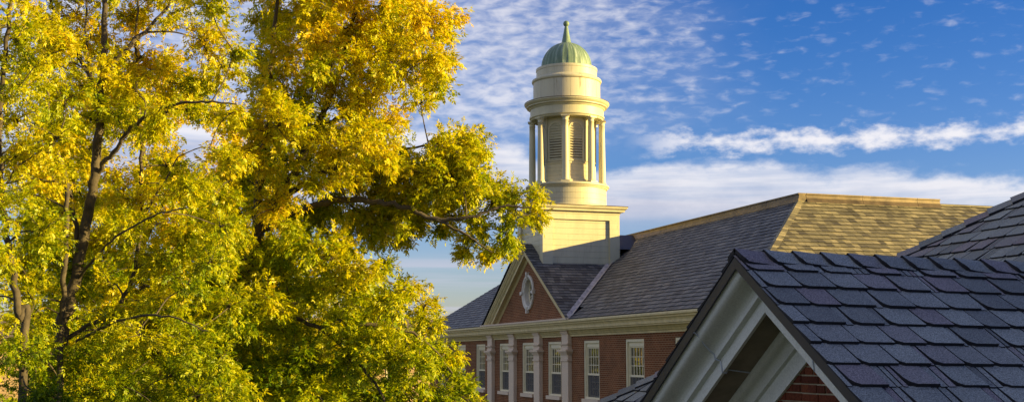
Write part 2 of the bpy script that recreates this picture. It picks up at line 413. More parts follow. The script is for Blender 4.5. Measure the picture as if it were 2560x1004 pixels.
WIN_W, WIN_Z0, WIN_Z1 = 1.78, -1.72, .66
WIN_Y = [70.9, 66.98, 63.0, 58.62, 54.82, 51.04, 46.5, 42.03, 37.6]
def make_walls():
    mb = MB(); z0, z1 = GROUND, 1.2; X = WALLX
    ys = [Y_NEAR+.47]
    for c in sorted(WIN_Y): ys += [c-WIN_W/2, c+WIN_W/2]
    ys.append(Y_FAR-.47)
    for i in range(len(ys)-1):
        a, b = ys[i], ys[i+1]
        if i % 2 == 0: mb.poly([(X, a, z0), (X, b, z0), (X, b, z1), (X, a, z1)])
        else:
            mb.poly([(X, a, z0), (X, b, z0), (X, b, WIN_Z0-.16), (X, a, WIN_Z0-.16)]); mb.poly([(X, a, WIN_Z1), (X, b, WIN_Z1), (X, b, z1), (X, a, z1)])
            for q in (a, b): mb.poly([(X, q, WIN_Z0-.16), (X+.4, q, WIN_Z0-.16), (X+.4, q, WIN_Z1), (X, q, WIN_Z1)])
            mb.poly([(X, a, WIN_Z1), (X+.4, a, WIN_Z1), (X+.4, b, WIN_Z1), (X, b, WIN_Z1)])
    # pediment brickwork, with a round hole for the oculus
    PX = 17.915; n = 40; rh = .68; cz, cy = 3.0, PYC+.12; tp = (PZ-EZ)/(PYC-PY0)
    def edge(a):
        dy, dz = math.cos(a), math.sin(a); t = 20
        if dz < 0: t = min(t, (cz-1.35)/-dz)
        for sgn in (-1, 1):
            # PZ - .55 - tp*|y-PYC| = z
            den = dz+tp*sgn*dy
            if abs(den) > 1e-6:
                tt = (PZ-.35-cz-tp*sgn*(cy-PYC))/den
                if tt > 0: t = min(t, tt)
        return (PX, cy+dy*t, cz+dz*t)
    # every 9 degrees plus the triangle's own corners
    angs = [2*math.pi*i/n for i in range(n)]
    for (yy, zz) in ((PYC, PZ-.35), (PYC-(PZ-.35-1.35)/tp, 1.35), (PYC+(PZ-.35-1.35)/tp, 1.35)):
        angs.append(math.atan2(zz-cz, yy-cy) % (2*math.pi))
    angs = sorted(angs)
    for i in range(len(angs)):
        a, b = angs[i], angs[(i+1) % len(angs)]
        ia = (PX, cy+rh*math.cos(a), cz+rh*math.sin(a)); ib = (PX, cy+rh*math.cos(b), cz+rh*math.sin(b))
        mb.poly([ia, edge(a), edge(b), ib])
    w = mb.build('wall', M['brick_x'], bld, recalc=False)
    mb = MB()
    mb.poly([(X, Y_NEAR+.47, z0), (X_END, Y_NEAR+.47, z0), (X_END, Y_NEAR+.47, z1), (X, Y_NEAR+.47, z1)])
    mb.poly([(X, Y_FAR-.47, z0), (RX+5.4, Y_FAR-.47, z0), (RX+5.4, Y_FAR-.47, z1), (X, Y_FAR-.47, z1)])
    mb.poly([(RX+5.4, Y_FAR-.47, z0), (RX+5.4, Y_RIDGE+5.4, z0), (RX+5.4, Y_RIDGE+5.4, z1), (RX+5.4, Y_FAR-.47, z1)])
    mb.poly([(X_END, Y_RIDGE+5.4, z0), (RX+5.4, Y_RIDGE+5.4, z0), (RX+5.4, Y_RIDGE+5.4, z1), (X_END, Y_RIDGE+5.4, z1)])
    mb.poly([(X_END, Y_RIDGE+5.4, z0), (X_END, Y_NEAR+.47, z0), (X_END, Y_NEAR+.47, z1), (X_END, Y_RIDGE+5.4, z1)])
    mb.build('end_wall', M['brick_y'], bld, recalc=False)
    # cornice
    mb = MB()
    prof = [(EX-.02, 1.54), (EX-.05, 1.50), (EX-.05, 1.44), (EX+.02, 1.42), (EX+.02, 1.36), (EX+.06, 1.33), (EX+.09, 1.26), (EX+.09, 1.17), (EX+.13, 1.15), (EX+.13, 1.11), (EX+.30, 1.11),
            (EX+.30, 1.04), (EX+.34, 1.00), (EX+.36, .95), (EX+.40, .92), (EX+.40, .85), (WALLX+.1, .85), (WALLX+.1, 1.54)]
    y = Y_FAR
    # cut into stone lengths with open joints
    L0 = 3.1
    while y > Y_NEAR+.01:
        y2 = max(y-L0, Y_NEAR)
        mb.extrude([(a, y, b) for a, b in prof], [(a, y2+(.012 if y2 > Y_NEAR else 0), b) for a, b in prof]); y = y2
    prof2 = [(Y_NEAR+(a-EX), b) for a, b in prof]
    mb.extrude([(EX+.5, a, b-.003) for a, b in prof2], [(X_END, a, b-.003) for a, b in prof2])
    mb.build('cornice', M['cornice'], bld)
    mb = MB()  # stone ledge under the pediment
    mb.box(EX-.06, WALLX+.05, PY0-.1, PY1+.25, 1.545, 1.62)
    mb.build('pediment_ledge', M['stone'], bld)
    # raking cornice
    mb = MB(); c = 1/math.hypot(1, tp); s = tp*c
    prof = [(-.03, .012), (-.03, .07), (.0, .09), (.02, .15), (.08, .20), (.08, .26), (.11, .27), (.11, .31), (.15, .33), (.15, .47), (.36, .47), (.36, .53), (.40, .58), (.42, .60), (.42, .68), (.50, .68), (.50, .012)]
    for side in (1, -1):
        Lr = (PYC-PY0)/c+(.1 if side > 0 else 0)
        r0 = [(EX+n_, PYC-side*p*s+side*(p*s/c)*c, PZ-p*c-(p*s/c)*s) for n_, p in prof]
        r1 = [(EX+n_, PYC-side*p*s+side*Lr*c, PZ-p*c-Lr*s) for n_, p in prof]
        mb.extrude(r0, r1)
    mb.build('raking_cornice', M['cornice'], bld)
make_walls()

def make_windows():
    hw = WIN_W/2; h0, h1 = WIN_Z0, WIN_Z1
    # frame; local origin at wall face, window centre line
    mb = MB()
    d0, d1 = .03, .30; t = .11
    mb.box(d0, d1, hw-t, hw-.003, h0, h1-.003); mb.box(d0, d1, -hw+.003, -hw+t, h0, h1-.003)
    mb.box(d0, d1-.004, -hw+t, hw-t, h1-t, h1-.003); mb.box(d0+.02, d1, -hw+t, hw-t, h0, h0+.08)
    mb.box(.10, d1-.01, hw-t-.07, hw-t, h0+.08, h1-t); mb.box(.10, d1-.01, -hw+t, -hw+t+.07, h0+.08, h1-t)
    mb.box(.10, d1-.012, -hw+t+.07, hw-t-.07, h1-t-.17, h1-t)
    fr = mb.build('window', M['frame'], bld)
    fr.location = (WALLX, WIN_Y[0], 0)
    mb = MB()
    mb.box(-.10, .32, -hw-.02, hw+.02, h0-.16, h0-.002); 
    mb.build('sill', M['stone'], fr)
    zi0, zi1 = h0+.08, h1-t-.17; yi = hw-t-.07; zm = zi0+(zi1-zi0)*.46
    mb = MB()
    mb.box(.13, .19, -yi, -yi+.05, zm, zi1); mb.box(.13, .19, yi-.05, yi, zm, zi1); mb.box(.132, .188, -yi+.05, yi-.05, zi1-.05, zi1)
    mb.box(.12, .20, -yi, yi, zm-.05, zm+.03)
    for i in range(1, 5): mb.box(.14, .18, -yi+.05+(2*yi-.1)*i/5-.016, -yi+.05+(2*yi-.1)*i/5+.016, zm+.03, zi1-.05)
    for i in range(1, 3):
        z = zm+.03+(zi1-.08-zm)*i/3
        mb.box(.142, .178, -yi+.05, yi-.05, z-.013, z+.013)
    mb.build('upper_sash', M['frame'], fr)
    mb = MB()
    mb.box(.20, .24, -yi, -yi+.05, zi0, zm-.05); mb.box(.20, .24, yi-.05, yi, zi0, zm-.05); mb.box(.202, .238, -yi+.05, yi-.05, zi0, zi0+.06)
    for i in range(1, 5): mb.box(.205, .235, -yi+.05+(2*yi-.1)*i/5-.013, -yi+.05+(2*yi-.1)*i/5+.013, zi0+.06, zm-.05)
    for i in range(1, 3):
        z = zi0+.06+(zm-.11-zi0)*i/3
        mb.box(.207, .233, -yi+.05, yi-.05, z-.013, z+.013)
    mb.build('lower_sash', M['frame'], fr)
    mb = MB()
    mb.poly([(.165, -yi, zm), (.165, yi, zm), (.165, yi, zi1), (.165, -yi, zi1)]); mb.poly([(.225, -yi, zi0), (.225, yi, zi0), (.225, yi, zm), (.225, -yi, zm)])
    mb.build('pane', M['glass'], fr)
    mb = MB(); mb.poly([(.135, -yi, zi0), (.135, yi, zi0), (.135, yi, zm-.05), (.135, -yi, zm-.05)])
    mb.build('insect_screen', M['screen'], fr)
    for y in WIN_Y[1:]: dup(fr, bld, (WALLX, y, 0))
    # oculus
    cz, cy = 3.0, PYC+.12
    mb = MB(); n = 48
    prof = [(.64, .24), (.64, -.06), (.67, -.09), (.72, -.10), (.74, -.14), (.81, -.15), (.85, -.12), (.85, .0), (.68, .0)]
    b = len(mb.v); k = len(prof)
    for i in range(n):
        a = 2*math.pi*i/n
        for rr, d in prof: mb.v.append((WALLX+d, cy+rr*math.cos(a), cz+rr*math.sin(a)))
    for i in range(n):
        for j in range(k-1):
            i2 = (i+1) % n
            mb.idx((b+i*k+j, b+i2*k+j, b+i2*k+j+1, b+i*k+j+1), 0, .5, False)
    for q in range(4):
        a = math.pi/2*q; ca, sa = math.cos(a), math.sin(a)
        pts = [(.68, -.05), (.68, .05), (.97, .085), (.97, -.085)]
        r0 = [(WALLX-.20, cy+rr*ca-t*sa, cz+rr*sa+t*ca) for rr, t in pts]; r1 = [(WALLX+.02, p[1], p[2]) for p in r0]
        mb.extrude(r0, r1)
    oc = mb.build('oval_window', M['white_stone'], bld, recalc=True)
    mb = MB()
    for i in range(8):
        a = math.pi/8+math.pi/4*i
        mb.tube([(WALLX+.2, cy+.22*math.cos(a), cz+.22*math.sin(a)), (WALLX+.2, cy+.6*math.cos(a), cz+.6*math.sin(a))], [.018, .018], 4)
    mb.tube([(WALLX+.2, cy+.22*math.cos(a), cz+.22*math.sin(a)) for a in [2*math.pi*i/24 for i in range(25)]], [.018]*25, 4)
    mb.tube([(WALLX+.2, cy+.62*math.cos(a), cz+.62*math.sin(a)) for a in [2*math.pi*i/32 for i in range(33)]], [.05]*33, 6)
    mb.build('muntin', M['frame'], oc)
    mb = MB(); mb.poly([(WALLX+.22, cy+.66*math.cos(a), cz+.66*math.sin(a)) for a in [2*math.pi*i/32 for i in range(32)]])
    mb.build('pane', M['dark_pane'], oc)
    # pilasters
    mb = MB()
    def blk(wd, pr, z0, z1): mb.box(-pr, .02, -wd/2, wd/2, z0, z1)
    wd = .80
    blk(wd, .17, GROUND, -.20); blk(wd+.10, .215, -.197, -.12); blk(wd+.03, .185, -.117, .06)
    for i in range(5): blk(wd+.05+.05*i, .20+.022*i, .063+.03*i, .063+.03*(i+1)-.001)
    blk(wd+.34, .33, .214, .30); blk(wd+.06, .2, .303, .40); blk(wd, .17, .403, .47)
    blk(wd+.06, .2, .473, .51); blk(wd+.14, .24, .513, .56); blk(wd, .17, .563, .95); blk(wd+.05, .20, .953, 1.0); blk(wd+.10, .23, 1.003, 1.105)
    pl = mb.build('pilaster', M['stone'], bld)
    ys = [60.72, 56.95, 53.05, 49.22]
    pl.location = (WALLX, ys[0], 0)
    for y in ys[1:]: dup(pl, bld, (WALLX, y, 0))
make_windows()

# ------------------------------------------------------------------ cupola
def make_cupola():
    cx, cy, h = 19.855, 54.42, 1.915
    def sq(prof, mb, m=0):
        mb.lathe([(r*math.sqrt(2), z) for r, z in prof], 4, (0, 0), m, math.pi/4, sm=False)
    mb = MB()
    # planked core and proud corner boards
    z = 3.76; pz = []
    while z < 6.33: pz.append(z); z += .272
    for z in pz:
        z1 = min(z+.266, 6.33)
        sq([(h-.10, z), (h-.098, z1-.004), (h-.11, z1)], mb)
    sq([(h-.118, 3.76), (h-.118, 6.33)], mb, 1)
    cb = .50
    for sx in (-1, 1):
        for sy in (-1, 1):
            for z in pz:
                z1 = min(z+.268, 6.33)
                x0, x1 = sorted((sx*(h-.0), sx*(h-cb))); y0, y1 = sorted((sy*(h-.0), sy*(h-cb)))
                mb.box(x0, x1, y0, y1, z, z1)
    for z0, z1 in ((6.333, 6.60),): sq([(h, z0), (h, z1)], mb)
    base = mb.build('cupola', [M['cream'], M['cream_gap']], bld); base.location = (cx, cy, 0)
    base['label'] = 'cream wooden cupola with a green copper dome'
    def lift(mb):
        mb.v = [(x*(1.02 if z > 11.25 else 1), y*(1.02 if z > 11.25 else 1), float(np.interp(z, ZA, ZB)) if z > 6.98 else z) for x, y, z in mb.v]
    ZA = [6.98, 7.98, 8.07, 11.22, 12.13, 13.13, 13.43, 14.745, 15.63, 15.92]
    ZB = [6.98, 8.09, 8.17, 11.33, 12.15, 13.33, 13.90, 15.25, 16.08, 16.38]
    def part(mb, name, mat):
        lift(mb); return mb.build(name, mat, base)
    mb = MB()
    sq([(h+.02, 6.60), (h+.02, 6.66), (h+.07, 6.68), (h+.08, 6.72), (h+.20, 6.735), (h+.20, 6.80), (h+.24, 6.83), (h+.30, 6.89), (h+.31, 6.93), (h+.31, 6.96), (h-.1, 7.02)], mb)
    part(mb, 'base_cornice', M['cream'])
    mb = MB()
    sq([(h+.33, 6.962), (h+.33, 6.985), (h-.1, 7.05)], mb); part(mb, 'base_flashing', M['bronze'])
    # lower drum with plank joints
    g = .006; prof = [(1.93, 6.98), (1.93, 7.08), (1.89, 7.12)]
    for zz in (7.32, 7.56, 7.78):
        prof += [(1.88, zz-g), (1.865, zz-g*.5), (1.865, zz+g*.5), (1.88, zz+g)]
    prof += [(1.88, 7.82), (1.93, 7.84), (1.97, 7.90), (2.02, 7.93), (2.02, 7.98), (1.98, 8.02), (.9, 8.07)]
    mb = MB(); mb.lathe(prof, 96, sm=False); part(mb, 'lower_drum', M['cream'])
    # octagonal lantern
    zb, zt = 8.0, 11.28; off = R(22.5)
    mb = MB(); rc = 1.33; ap = rc*math.cos(math.pi/8)
    pr = [(rc+.07, zb), (rc+.07, 8.22), (rc+.03, 8.24)]
    for zz in (8.42, 8.62, 8.80): pr += [(rc+.01, zz-.005), (rc-.005, zz), (rc+.01, zz+.005)]
    pr += [(rc+.01, 8.98), (rc+.05, 9.0), (rc+.05, 9.08), (rc, 9.10), (rc, zt)]
    mb.lathe(pr, 8, (0, 0), 0, off, sm=False)
    for k in range(8):
        a = off+math.pi/4*k
        mb.tube([((rc-.005)*math.cos(a), (rc-.005)*math.sin(a), 9.1), ((rc-.005)*math.cos(a), (rc-.005)*math.sin(a), zt)], [.085, .085], 4)
    part(mb, 'lantern', M['cream'])
    # arched louvre (local: faces +X)
    mb = MB(); w = .32; z0, z1 = 9.16, 10.62; x = ap
    def arch(r, zc, n=14): return [(r*math.cos(math.pi*i/n), zc+r*math.sin(math.pi*i/n)) for i in range(n+1)]
    outer = [(w+.07, z0)]+arch(w+.07, z1)+[(-w-.07, z0)]; inner = [(w, z0)]+arch(w, z1)+[(-w, z0)]
    for i in range(len(outer)-1):
        q = [outer[i], outer[i+1], inner[i+1], inner[i]]
        mb.extrude([(x+.07, a, b) for a, b in q], [(x-.02, a, b) for a, b in q])
    mb.box(x-.01, x+.085, -w-.1, w+.1, z0-.06, z0-.001)
    mb.poly([(x+.012, a, b) for a, b in inner], 1)
    zz = z0+.02
    while zz < z1+w-.05:
        ww = w if zz < z1 else math.sqrt(max(0, w*w-(zz+.05-z1)**2))
        if ww > .06:
            mb.extrude([(x+.018, -ww, zz+.060), (x+.072, -ww, zz), (x+.072, -ww, zz+.022), (x+.02, -ww, zz+.08)], [(x+.018, ww, zz+.060), (x+.072, ww, zz), (x+.072, ww, zz+.022), (x+.02, ww, zz+.08)])
        zz += .125
    lift(mb); lv = mb.build('louvre', [M['cream'], M['cream_gap']], base)
    for k in range(1, 8): dup(lv, base, (0, 0, 0), math.pi/4*k)
    # columns
    mb = MB(); rr = 1.69
    mb.box(rr-.205, rr+.205, -.205, .205, 8.03, 8.11)
    prof = [(.20, 8.111), (.20, 8.15), (.178, 8.18), (.178, 8.2), (.168, 8.22)]
    for i in range(9):
        t = i/8; prof.append((.166-.028*t**1.6, 8.24+2.72*t))
    prof += [(.155, 10.97), (.155, 11.0), (.14, 11.01), (.14, 11.08), (.185, 11.13), (.185, 11.15)]
    mb.lathe(prof, 20, (rr, 0), 0)
    mb.box(rr-.20, rr+.20, -.20, .20, 11.151, 11.215)
    lift(mb); co = mb.build('column', M['cream'], base); co.rotation_euler = (0, 0, off)
    for k in range(1, 8): dup(co, base, (0, 0, 0), off+math.pi/4*k)
    # entablature
    mb = MB()
    mb.lathe([(1.2, 11.22), (1.74, 11.22), (1.74, 11.30), (1.79, 11.32), (1.79, 11.42), (1.75, 11.43), (1.75, 11.78), (1.79, 11.80), (1.82, 11.86), (1.90, 11.90), (1.92, 11.91), (1.92, 11.96), (1.97, 12.0), (2.02, 12.07), (2.03, 12.10), (2.03, 12.13), (1.5, 12.22)], 96, sm=False)
    part(mb, 'entablature', M['cream'])
    mb = MB(); mb.lathe([(2.035, 12.131), (2.03, 12.16), (1.5, 12.24)], 96, sm=False, cap=False); part(mb, 'cornice_flashing', M['bronze'])
    # upper drum of curved boards
    mb = MB(); n = 13
    for k in range(n):
        a0 = 2*math.pi*k/n+.003+.12; a1 = 2*math.pi*(k+1)/n-.003+.12
        mb.lathe([(1.60, 12.15), (1.60, 13.02)], 10, a0=a0, a1=a1, sm=False, cap=False)
    mb.lathe([(1.592, 12.15), (1.592, 13.02)], 64, m=1)
    mb.lathe([(1.60, 13.0), (1.655, 13.03), (1.675, 13.08), (1.66, 13.13), (1.50, 13.18), (1.45, 13.20), (1.45, 13.36), (1.47, 13.37), (1.47, 13.43), (1.2, 13.50)], 96, sm=False)
    part(mb, 'upper_drum', [M['cream_stain'], M['cream_gap']])
    # dome with raised seams
    mb = MB(); prof = [(1.21, 13.42), (1.20, 13.50)]
    for i in range(1, 15):
        a = math.pi/2*i/15; prof.append((1.20*math.cos(a)**.92, 13.50+1.24*math.sin(a)))
    prof.append((.19, 14.745))
    NS = 144
    mb.lathe(prof, NS, ridge=lambda i: 1.016 if i % 6 == 0 else (1.0 if i % 6 in (1, 5) else 0.996))
    part(mb, 'dome', M['patina'])
    mb = MB()
    prof = [(.30, 14.66), (.25, 14.74), (.225, 14.80), (.19, 14.98), (.15, 15.2), (.115, 15.42), (.085, 15.60), (.075, 15.63)]
    for i in range(11):
        a = -math.pi/2+.5+(math.pi-.5)*i/10; prof.append((max(.004, .148*math.cos(a)), 15.77+.148*math.sin(a)))
    mb.lathe(prof, 24); part(mb, 'finial', M['patina'])
make_cupola()

# ------------------------------------------------------------------ near house (built 1.25 x size about the camera, then scaled back)
NSC = 0.8
house = thing('brick_house', 'near brick house with dark slate shingle roof and white gable trim', 'house', (0, 0, 0))
def make_house():
    AX, AY, AZ, G = 5.62, 10.57, .975, .643
    c = 1/math.hypot(1, G); s = G*c; tilt = -.012
    L_ = 3.9; r = random.Random(11)
    def nb(mb, name, mats, parent=house): return mb.build(name, mats, parent, scale=NSC)
    BZ = lambda X: 1.82+.65*(X-11.6)
    kb = math.hypot(1, .65); Vb = (1/kb, 0, .65/kb); Nb = (-.65/kb, 0, 1/kb)
    # big hipped roof
    mb = MB(); eX, rX = 6.9, 15.0; eZ = BZ(eX); rZ = BZ(rX); hs = 26.74
    yF, yR, yB = hs-eX, hs-rX, -14.0
    Lb = (rX-eX)*kb
    tiles(mb, (eX, 0, eZ), (0, -1, 0), Vb, Nb, [[(-yF, 0), (-yB, 0), (-yB, Lb), (-yR, Lb)]],   .305, .34, .032, r, chamf=.05, wj=.2, gap=.012, strip=.06)
    mb.poly([(rX, yR, rZ), (eX, yF, eZ), (2*rX-eX, yF, eZ)], 0); mb.poly([(rX, yR, rZ), (2*rX-eX, yF, eZ), (2*rX-eX, yB, eZ), (rX, yB, rZ)], 0)
    mb.poly([(eX, yB, eZ), (rX, yB, rZ), (2*rX-eX, yB, eZ)], 0)
    big = nb(mb, 'main_roof', [M['shingle'], M['shingle_edge']])
    # hip caps
    mb = MB(); h0 = Vector((eX, yF, eZ)); h1 = Vector((rX, yR, rZ)); n = int((h1-h0).length/.36); d = (h1-h0)/n
    A1 = Vector((0, -1, 0)); nrm = Vector((0, 0, 1))
    dn = d.normalized()
    e1 = (Vector((0, -1, 0))-dn*Vector((0, -1, 0)).dot(dn)).normalized(); e1 = Vector((-Nb[0], -Nb[1], -Nb[2])).cross(dn).normalized()
    if e1.y > 0: e1 = -e1
    nf = Vector((0, .65/kb, 1/kb)); e2 = nf.cross(dn).normalized()
    if e2.y < -.1 and e2.x < 0: e2 = -e2
    if e2.x < 0: e2 = -e2
    for i in range(n):
        a = h0+d*i; b = h0+d*(i+1.1); lo, hi = .062, .035
        u1, u2 = Vector(Nb), nf; mid = (u1+u2).normalized()
        P0 = [a+e1*.2+u1*lo, a+mid*(lo+.025), a+e2*.2+u2*lo]; P1 = [b+e1*.2+u1*hi, b+mid*(hi+.02), b+e2*.2+u2*hi]
        rv = r.random()
        for q in (0, 1): mb.poly([tuple(P0[q]), tuple(P0[q+1]), tuple(P1[q+1]), tuple(P1[q])], 0, rv)
        for q in (0, 1): mb.poly([tuple(P0[q]), tuple(P0[q+1]), tuple(P0[q+1]-mid*.03), tuple(P0[q]-mid*.03)], 1)
        mb.poly([tuple(P0[0]), tuple(P1[0]), tuple(P1[0]-u1*.03), tuple(P0[0]-u1*.05)], 1)
    nb(mb, 'hip_cap', [M['shingle'], M['shingle_edge']], big)
    # gable roof
    mb = MB(); th = .036
    U = (1, 0, tilt)
    zE = AZ-L_*s
    for side in (-1, 1):
        O = (AX, AY+side*L_*c, zE); V = (0, -side*c, s); Nn = (0, side*s, c)
        tiles(mb, O, U, V, Nn, [[(-.05 if side < 0 else -.034, 0), (3.4, 0), (5.6, L_-.005), (-.05 if side < 0 else -.034, L_-.005)]], .326, .342, th, r, chamf=.06, wj=.16, gap=.014, ej=.025, strip=.06)
    gr = nb(mb, 'gable_roof', [M['shingle'], M['shingle_edge']])
    # ridge caps, butts facing the gable end
    mb = MB(); x = AX-.03; nxt = .318
    while x < 11:
        ln = .36; rv = r.random(); hw = .20*r.uniform(.95, 1.05)
        for side in (-1, 1):
            D = (0, side*c, -s); Nn = (0, side*s, c)
            lo, hi = .075, .040
            pl = [(0, 0), (0, hw*.55), (.015, hw*.80), (.05, hw*.95), (.10, hw), (ln, hw), (ln, 0)]
            def P(q, h): return madd((x+q[0], AY, AZ+tilt*(x+q[0]-AX)), (q[1], D), (h, Nn))
            hh = lambda q: lo+(hi-lo)*q[0]/ln-(.018 if q[1] > hw*.9 else 0)
            top = [P(q, hh(q)) for q in pl]
            # meet on the crown
            top[0] = (top[0][0], AY, top[0][2]+.012); top[-1] = (top[-1][0], AY, top[-1][2]+.012)
            mb.poly(top, 0, rv)
            for i in range(5):
                b0 = madd(top[i], (-.042, Nn)); b1 = madd(top[i+1], (-.042, Nn)); mb.poly([top[i], top[i+1], b1, b0], 1, rv)
        x += nxt*r.uniform(.97, 1.03)
    nb(mb, 'ridge_cap', [M['shingle'], M['shingle_edge']], gr)
    # rake trim, extruded along both rakes and mitred at the apex
    def rake(mb, prof, Lr=None, m=0, sides=(1, -1)):
        Lr = Lr or L_
        for side in sides:
            def Pt(n_, p, t): return (AX+n_, AY-side*p*s+side*t*c, AZ-p*c-t*s)
            mb.extrude([Pt(n_, p, p*s/c) for n_, p in prof], [Pt(n_, p, Lr) for n_, p in prof], m)
    mb = MB(); rake(mb, [(-.026, -.005), (-.026, .105), (-.02, .115), (-.012, .105), (-.012, .02), (.3, .02), (.3, -.005)])
    nb(mb, 'drip_edge', M['metal_dark'])
    mb = MB()
    cove = [(.0, .022), (.0, .105), (.012, .115)]
    for i in range(1, 19):
        t = i/18; cove.append((.012+.235*(t-.12*math.sin(2*math.pi*t)), .115+.155*(t+.12*math.sin(2*math.pi*t))))
    prof = cove+[(.225, .278), (.225, .325), (.285, .330), (.285, .46), (.32, .46), (.32, .38), (.44, .38), (.44, .022)]
    rake(mb, prof); nb(mb, 'rake_board', M['white'])
    mb = MB(); rake(mb, [(.31, .42), (.86, .42), (.86, .385), (.31, .385)]); nb(mb, 'soffit', M['soffit'])
    mb = MB()
    cv = [(.645, .422)]
    for i in range(0, 13):
        t = i/12; cv.append((.65+.12*(t-.12*math.sin(2*math.pi*t)), .435+.11*(t+.1*math.sin(2*math.pi*t))))
    rake(mb, cv+[(.755, .55), (.755, .61), (.80, .615), (.80, .80), (.88, .80), (.88, .422)]); nb(mb, 'frieze_board', M['white'])
    # brick gable wall: laid bricks in courses of stretchers and headers
    mb = MB(); X = AX+.83; bh, bl = .088, .312; z = -3.0; row = 0
    mt = .014
    while z < .62:
        ln = bl if row % 2 else bl/2
        y = AY-4-(.07 if row % 2 else .0)-bl*r.random()*.1
        while y < AY+4:
            l = ln*r.uniform(.97, 1.03)
            ym = y+l/2; lim = AZ-.6/c-G*abs(ym-AY)
            if z < lim:
                j = r.uniform(-.004, .004); j2 = r.uniform(-.003, .003)
                mb.box(X+j, X+.05, y+mt/2+j2, y+l-mt/2+j2, z+mt/2+r.uniform(-.003, .003), z+bh-mt/2+r.uniform(-.003, .003), 0, r.random())
            y += l
        z += bh; row += 1
    mb.poly([(X+.012, AY-4, -3), (X+.012, AY+4, -3), (X+.012, AY+4, AZ-.6/c-G*4), (X+.012, AY, AZ-.6/c), (X+.012, AY-4, AZ-.6/c-G*4)], 1)
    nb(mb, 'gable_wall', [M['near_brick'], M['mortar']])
    mb = MB(); gz = GROUND/NSC
    mb.box(X+.02, X+3, AY-3.0, AY+3.0, gz, -2.9); mb.box(eX+.55, 2*rX-eX-.55, yB+.55, yF-.55, gz, eZ-.12)
    nb(mb, 'wall', M['brick_x'])
    mb = MB(); mb.box(eX-.02, 2*rX-eX+.02, yB-.02, AY-3.95, eZ-.22, eZ-.02); mb.box(eX-.02, 2*rX-eX+.02, AY+3.95, yF+.02, eZ-.22, eZ-.02)
    nb(mb, 'eave', M['white'])
    # cable clipped across the rake trim
    def Pt(side, n_, p, t): return (AX+n_, AY-side*p*s+side*t*c, AZ-p*c-t*s)
    mb = MB()
    pth = [(-.04, .118, 1.16), (-.006, .125, 1.18), (.04, .155, 1.21), (.10, .215, 1.26), (.18, .262, 1.31), (.216, .274, 1.33), (.217, .33, 1.34), (.27, .337, 1.35), (.277, .36, 1.35), (.277, .468, 1.38), (.325, .47, 1.39), (.36, .428, 1.39), (.64, .428, 1.45)]
    P = [Pt(1, *q) for q in pth]
    mb.tube(P, [.0075]*len(P), 6)
    cm = mat_plain('grey_cable', (.42, .47, .55), .5, .2)
    nb(mb, 'cable', cm); mb = MB()
    P = [Pt(-1, *q) for q in [(.275, .30, 1.22), (.277, .36, 1.25), (.277, .45, 1.33), (.30, .466, 1.34)]]
    mb.tube(P, [.006]*len(P), 6)
    nb(mb, 'cable', cm)
make_house()

# ------------------------------------------------------------------ tan brick building far behind the trees
def make_far():
    t = thing('tan_brick_building', 'tan brick building with brown roof behind the yellow trees', 'building', (0, 0, 0))
    x0, x1, y0, y1 = -26, 29.5, 114, 128
    mb = MB(); mb.box(x0, x1, y0, y1, GROUND, 1.5); mb.build('wall', M['tan_brick'], t)
    mb = MB(); r = random.Random(3)
    tt = 2.4/7.4; k = math.hypot(1, tt)
    brown = mat_tile('brown_shingles', [(0, (.16, .12, .08)), (1, (.26, .20, .13))], .8, 60, .3, .4)
    tiles(mb, (x0-.4, y0-.4, 1.45), (1, 0, 0), (0, 1/k, tt/k), (0, -tt/k, 1/k), [[(0, 0), (x1-x0+.8, 0), (x1-x0+.8, 7.4*k), (0, 7.4*k)]], .5, .6, .03, r)
    mb.poly([(x0-.4, y1+.4, 1.25), (x1+.4, y1+.4, 1.25), (x1+.4, y0+7, 1.25+2.4), (x0-.4, y0+7, 1.25+2.4)], 0)
    mb.build('roof', [brown, M['slate_edge']], t)
    mb = MB(); mb.extrude([(17.6, y0-1.8, -.8), (17.6, y0, .2), (17.6, y0, .0), (17.6, y0-1.8, -1.0)], [(22.0, y0-1.8, -.8), (22.0, y0, .2), (22.0, y0, .0), (22.0, y0-1.8, -1.0)])
    mb.build('canopy', M['metal_dark'], t)
    for i, x in enumerate((-18, -12, -6, 0, 6, 24, 28)):
        mb = MB(); mb.box(x-.8, x+.8, y0-.06, y0+.05, -2.4, -.2); w = mb.build('window', M['frame'], t)
        mb = MB(); mb.box(x-.65, x+.65, y0-.075, y0-.062, -2.25, -.35); mb.build('pane', M['glass'], w)
make_far()

# ------------------------------------------------------------------ trees
def px(u, v, d):
    """a photo direction and a distance along the view give a point in the place"""
    x = (u-1280)/FPX; y = (502-v)/FPX
    f = math.cos(PITCH)-y*math.sin(PITCH); z = math.sin(PITCH)+y*math.cos(PITCH)
    return np.array([(x*math.cos(YAW)+f*math.sin(YAW))*d, (-x*math.sin(YAW)+f*math.cos(YAW))*d, z*d])

def smooth(P, n=6):
    P = [np.array(p, float) for p in P]
    if len(P) < 3:
        return [P[0]+(P[-1]-P[0])*i/n for i in range(n+1)]
    Q = [2*P[0]-P[1]]+P+[2*P[-1]-P[-2]]; out = []
    for i in range(1, len(Q)-2):
        for k in range(n):
            t = k/n; a, b, c, d = Q[i-1], Q[i], Q[i+1], Q[i+2]
            out.append(.5*((2*b)+(-a+c)*t+(2*a-5*b+4*c-d)*t*t+(-a+3*b-3*c+d)*t**3))
    out.append(P[-1]); return out

GAPS = [(607, 80, 34), (600, 235, 30), (482, 345, 40), (325, 385, 28), (420, 95, 18), (742, 465, 16), (1050, 305, 46)]
def inside(p, poly):
    c = False; n = len(poly); x, y = p
    for i in range(n):
        (x1, y1), (x2, y2) = poly[i], poly[(i+1) % n]
        if (y1 > y) != (y2 > y) and x < (x2-x1)*(y-y1)/(y2-y1)+x1: c = not c
    return c

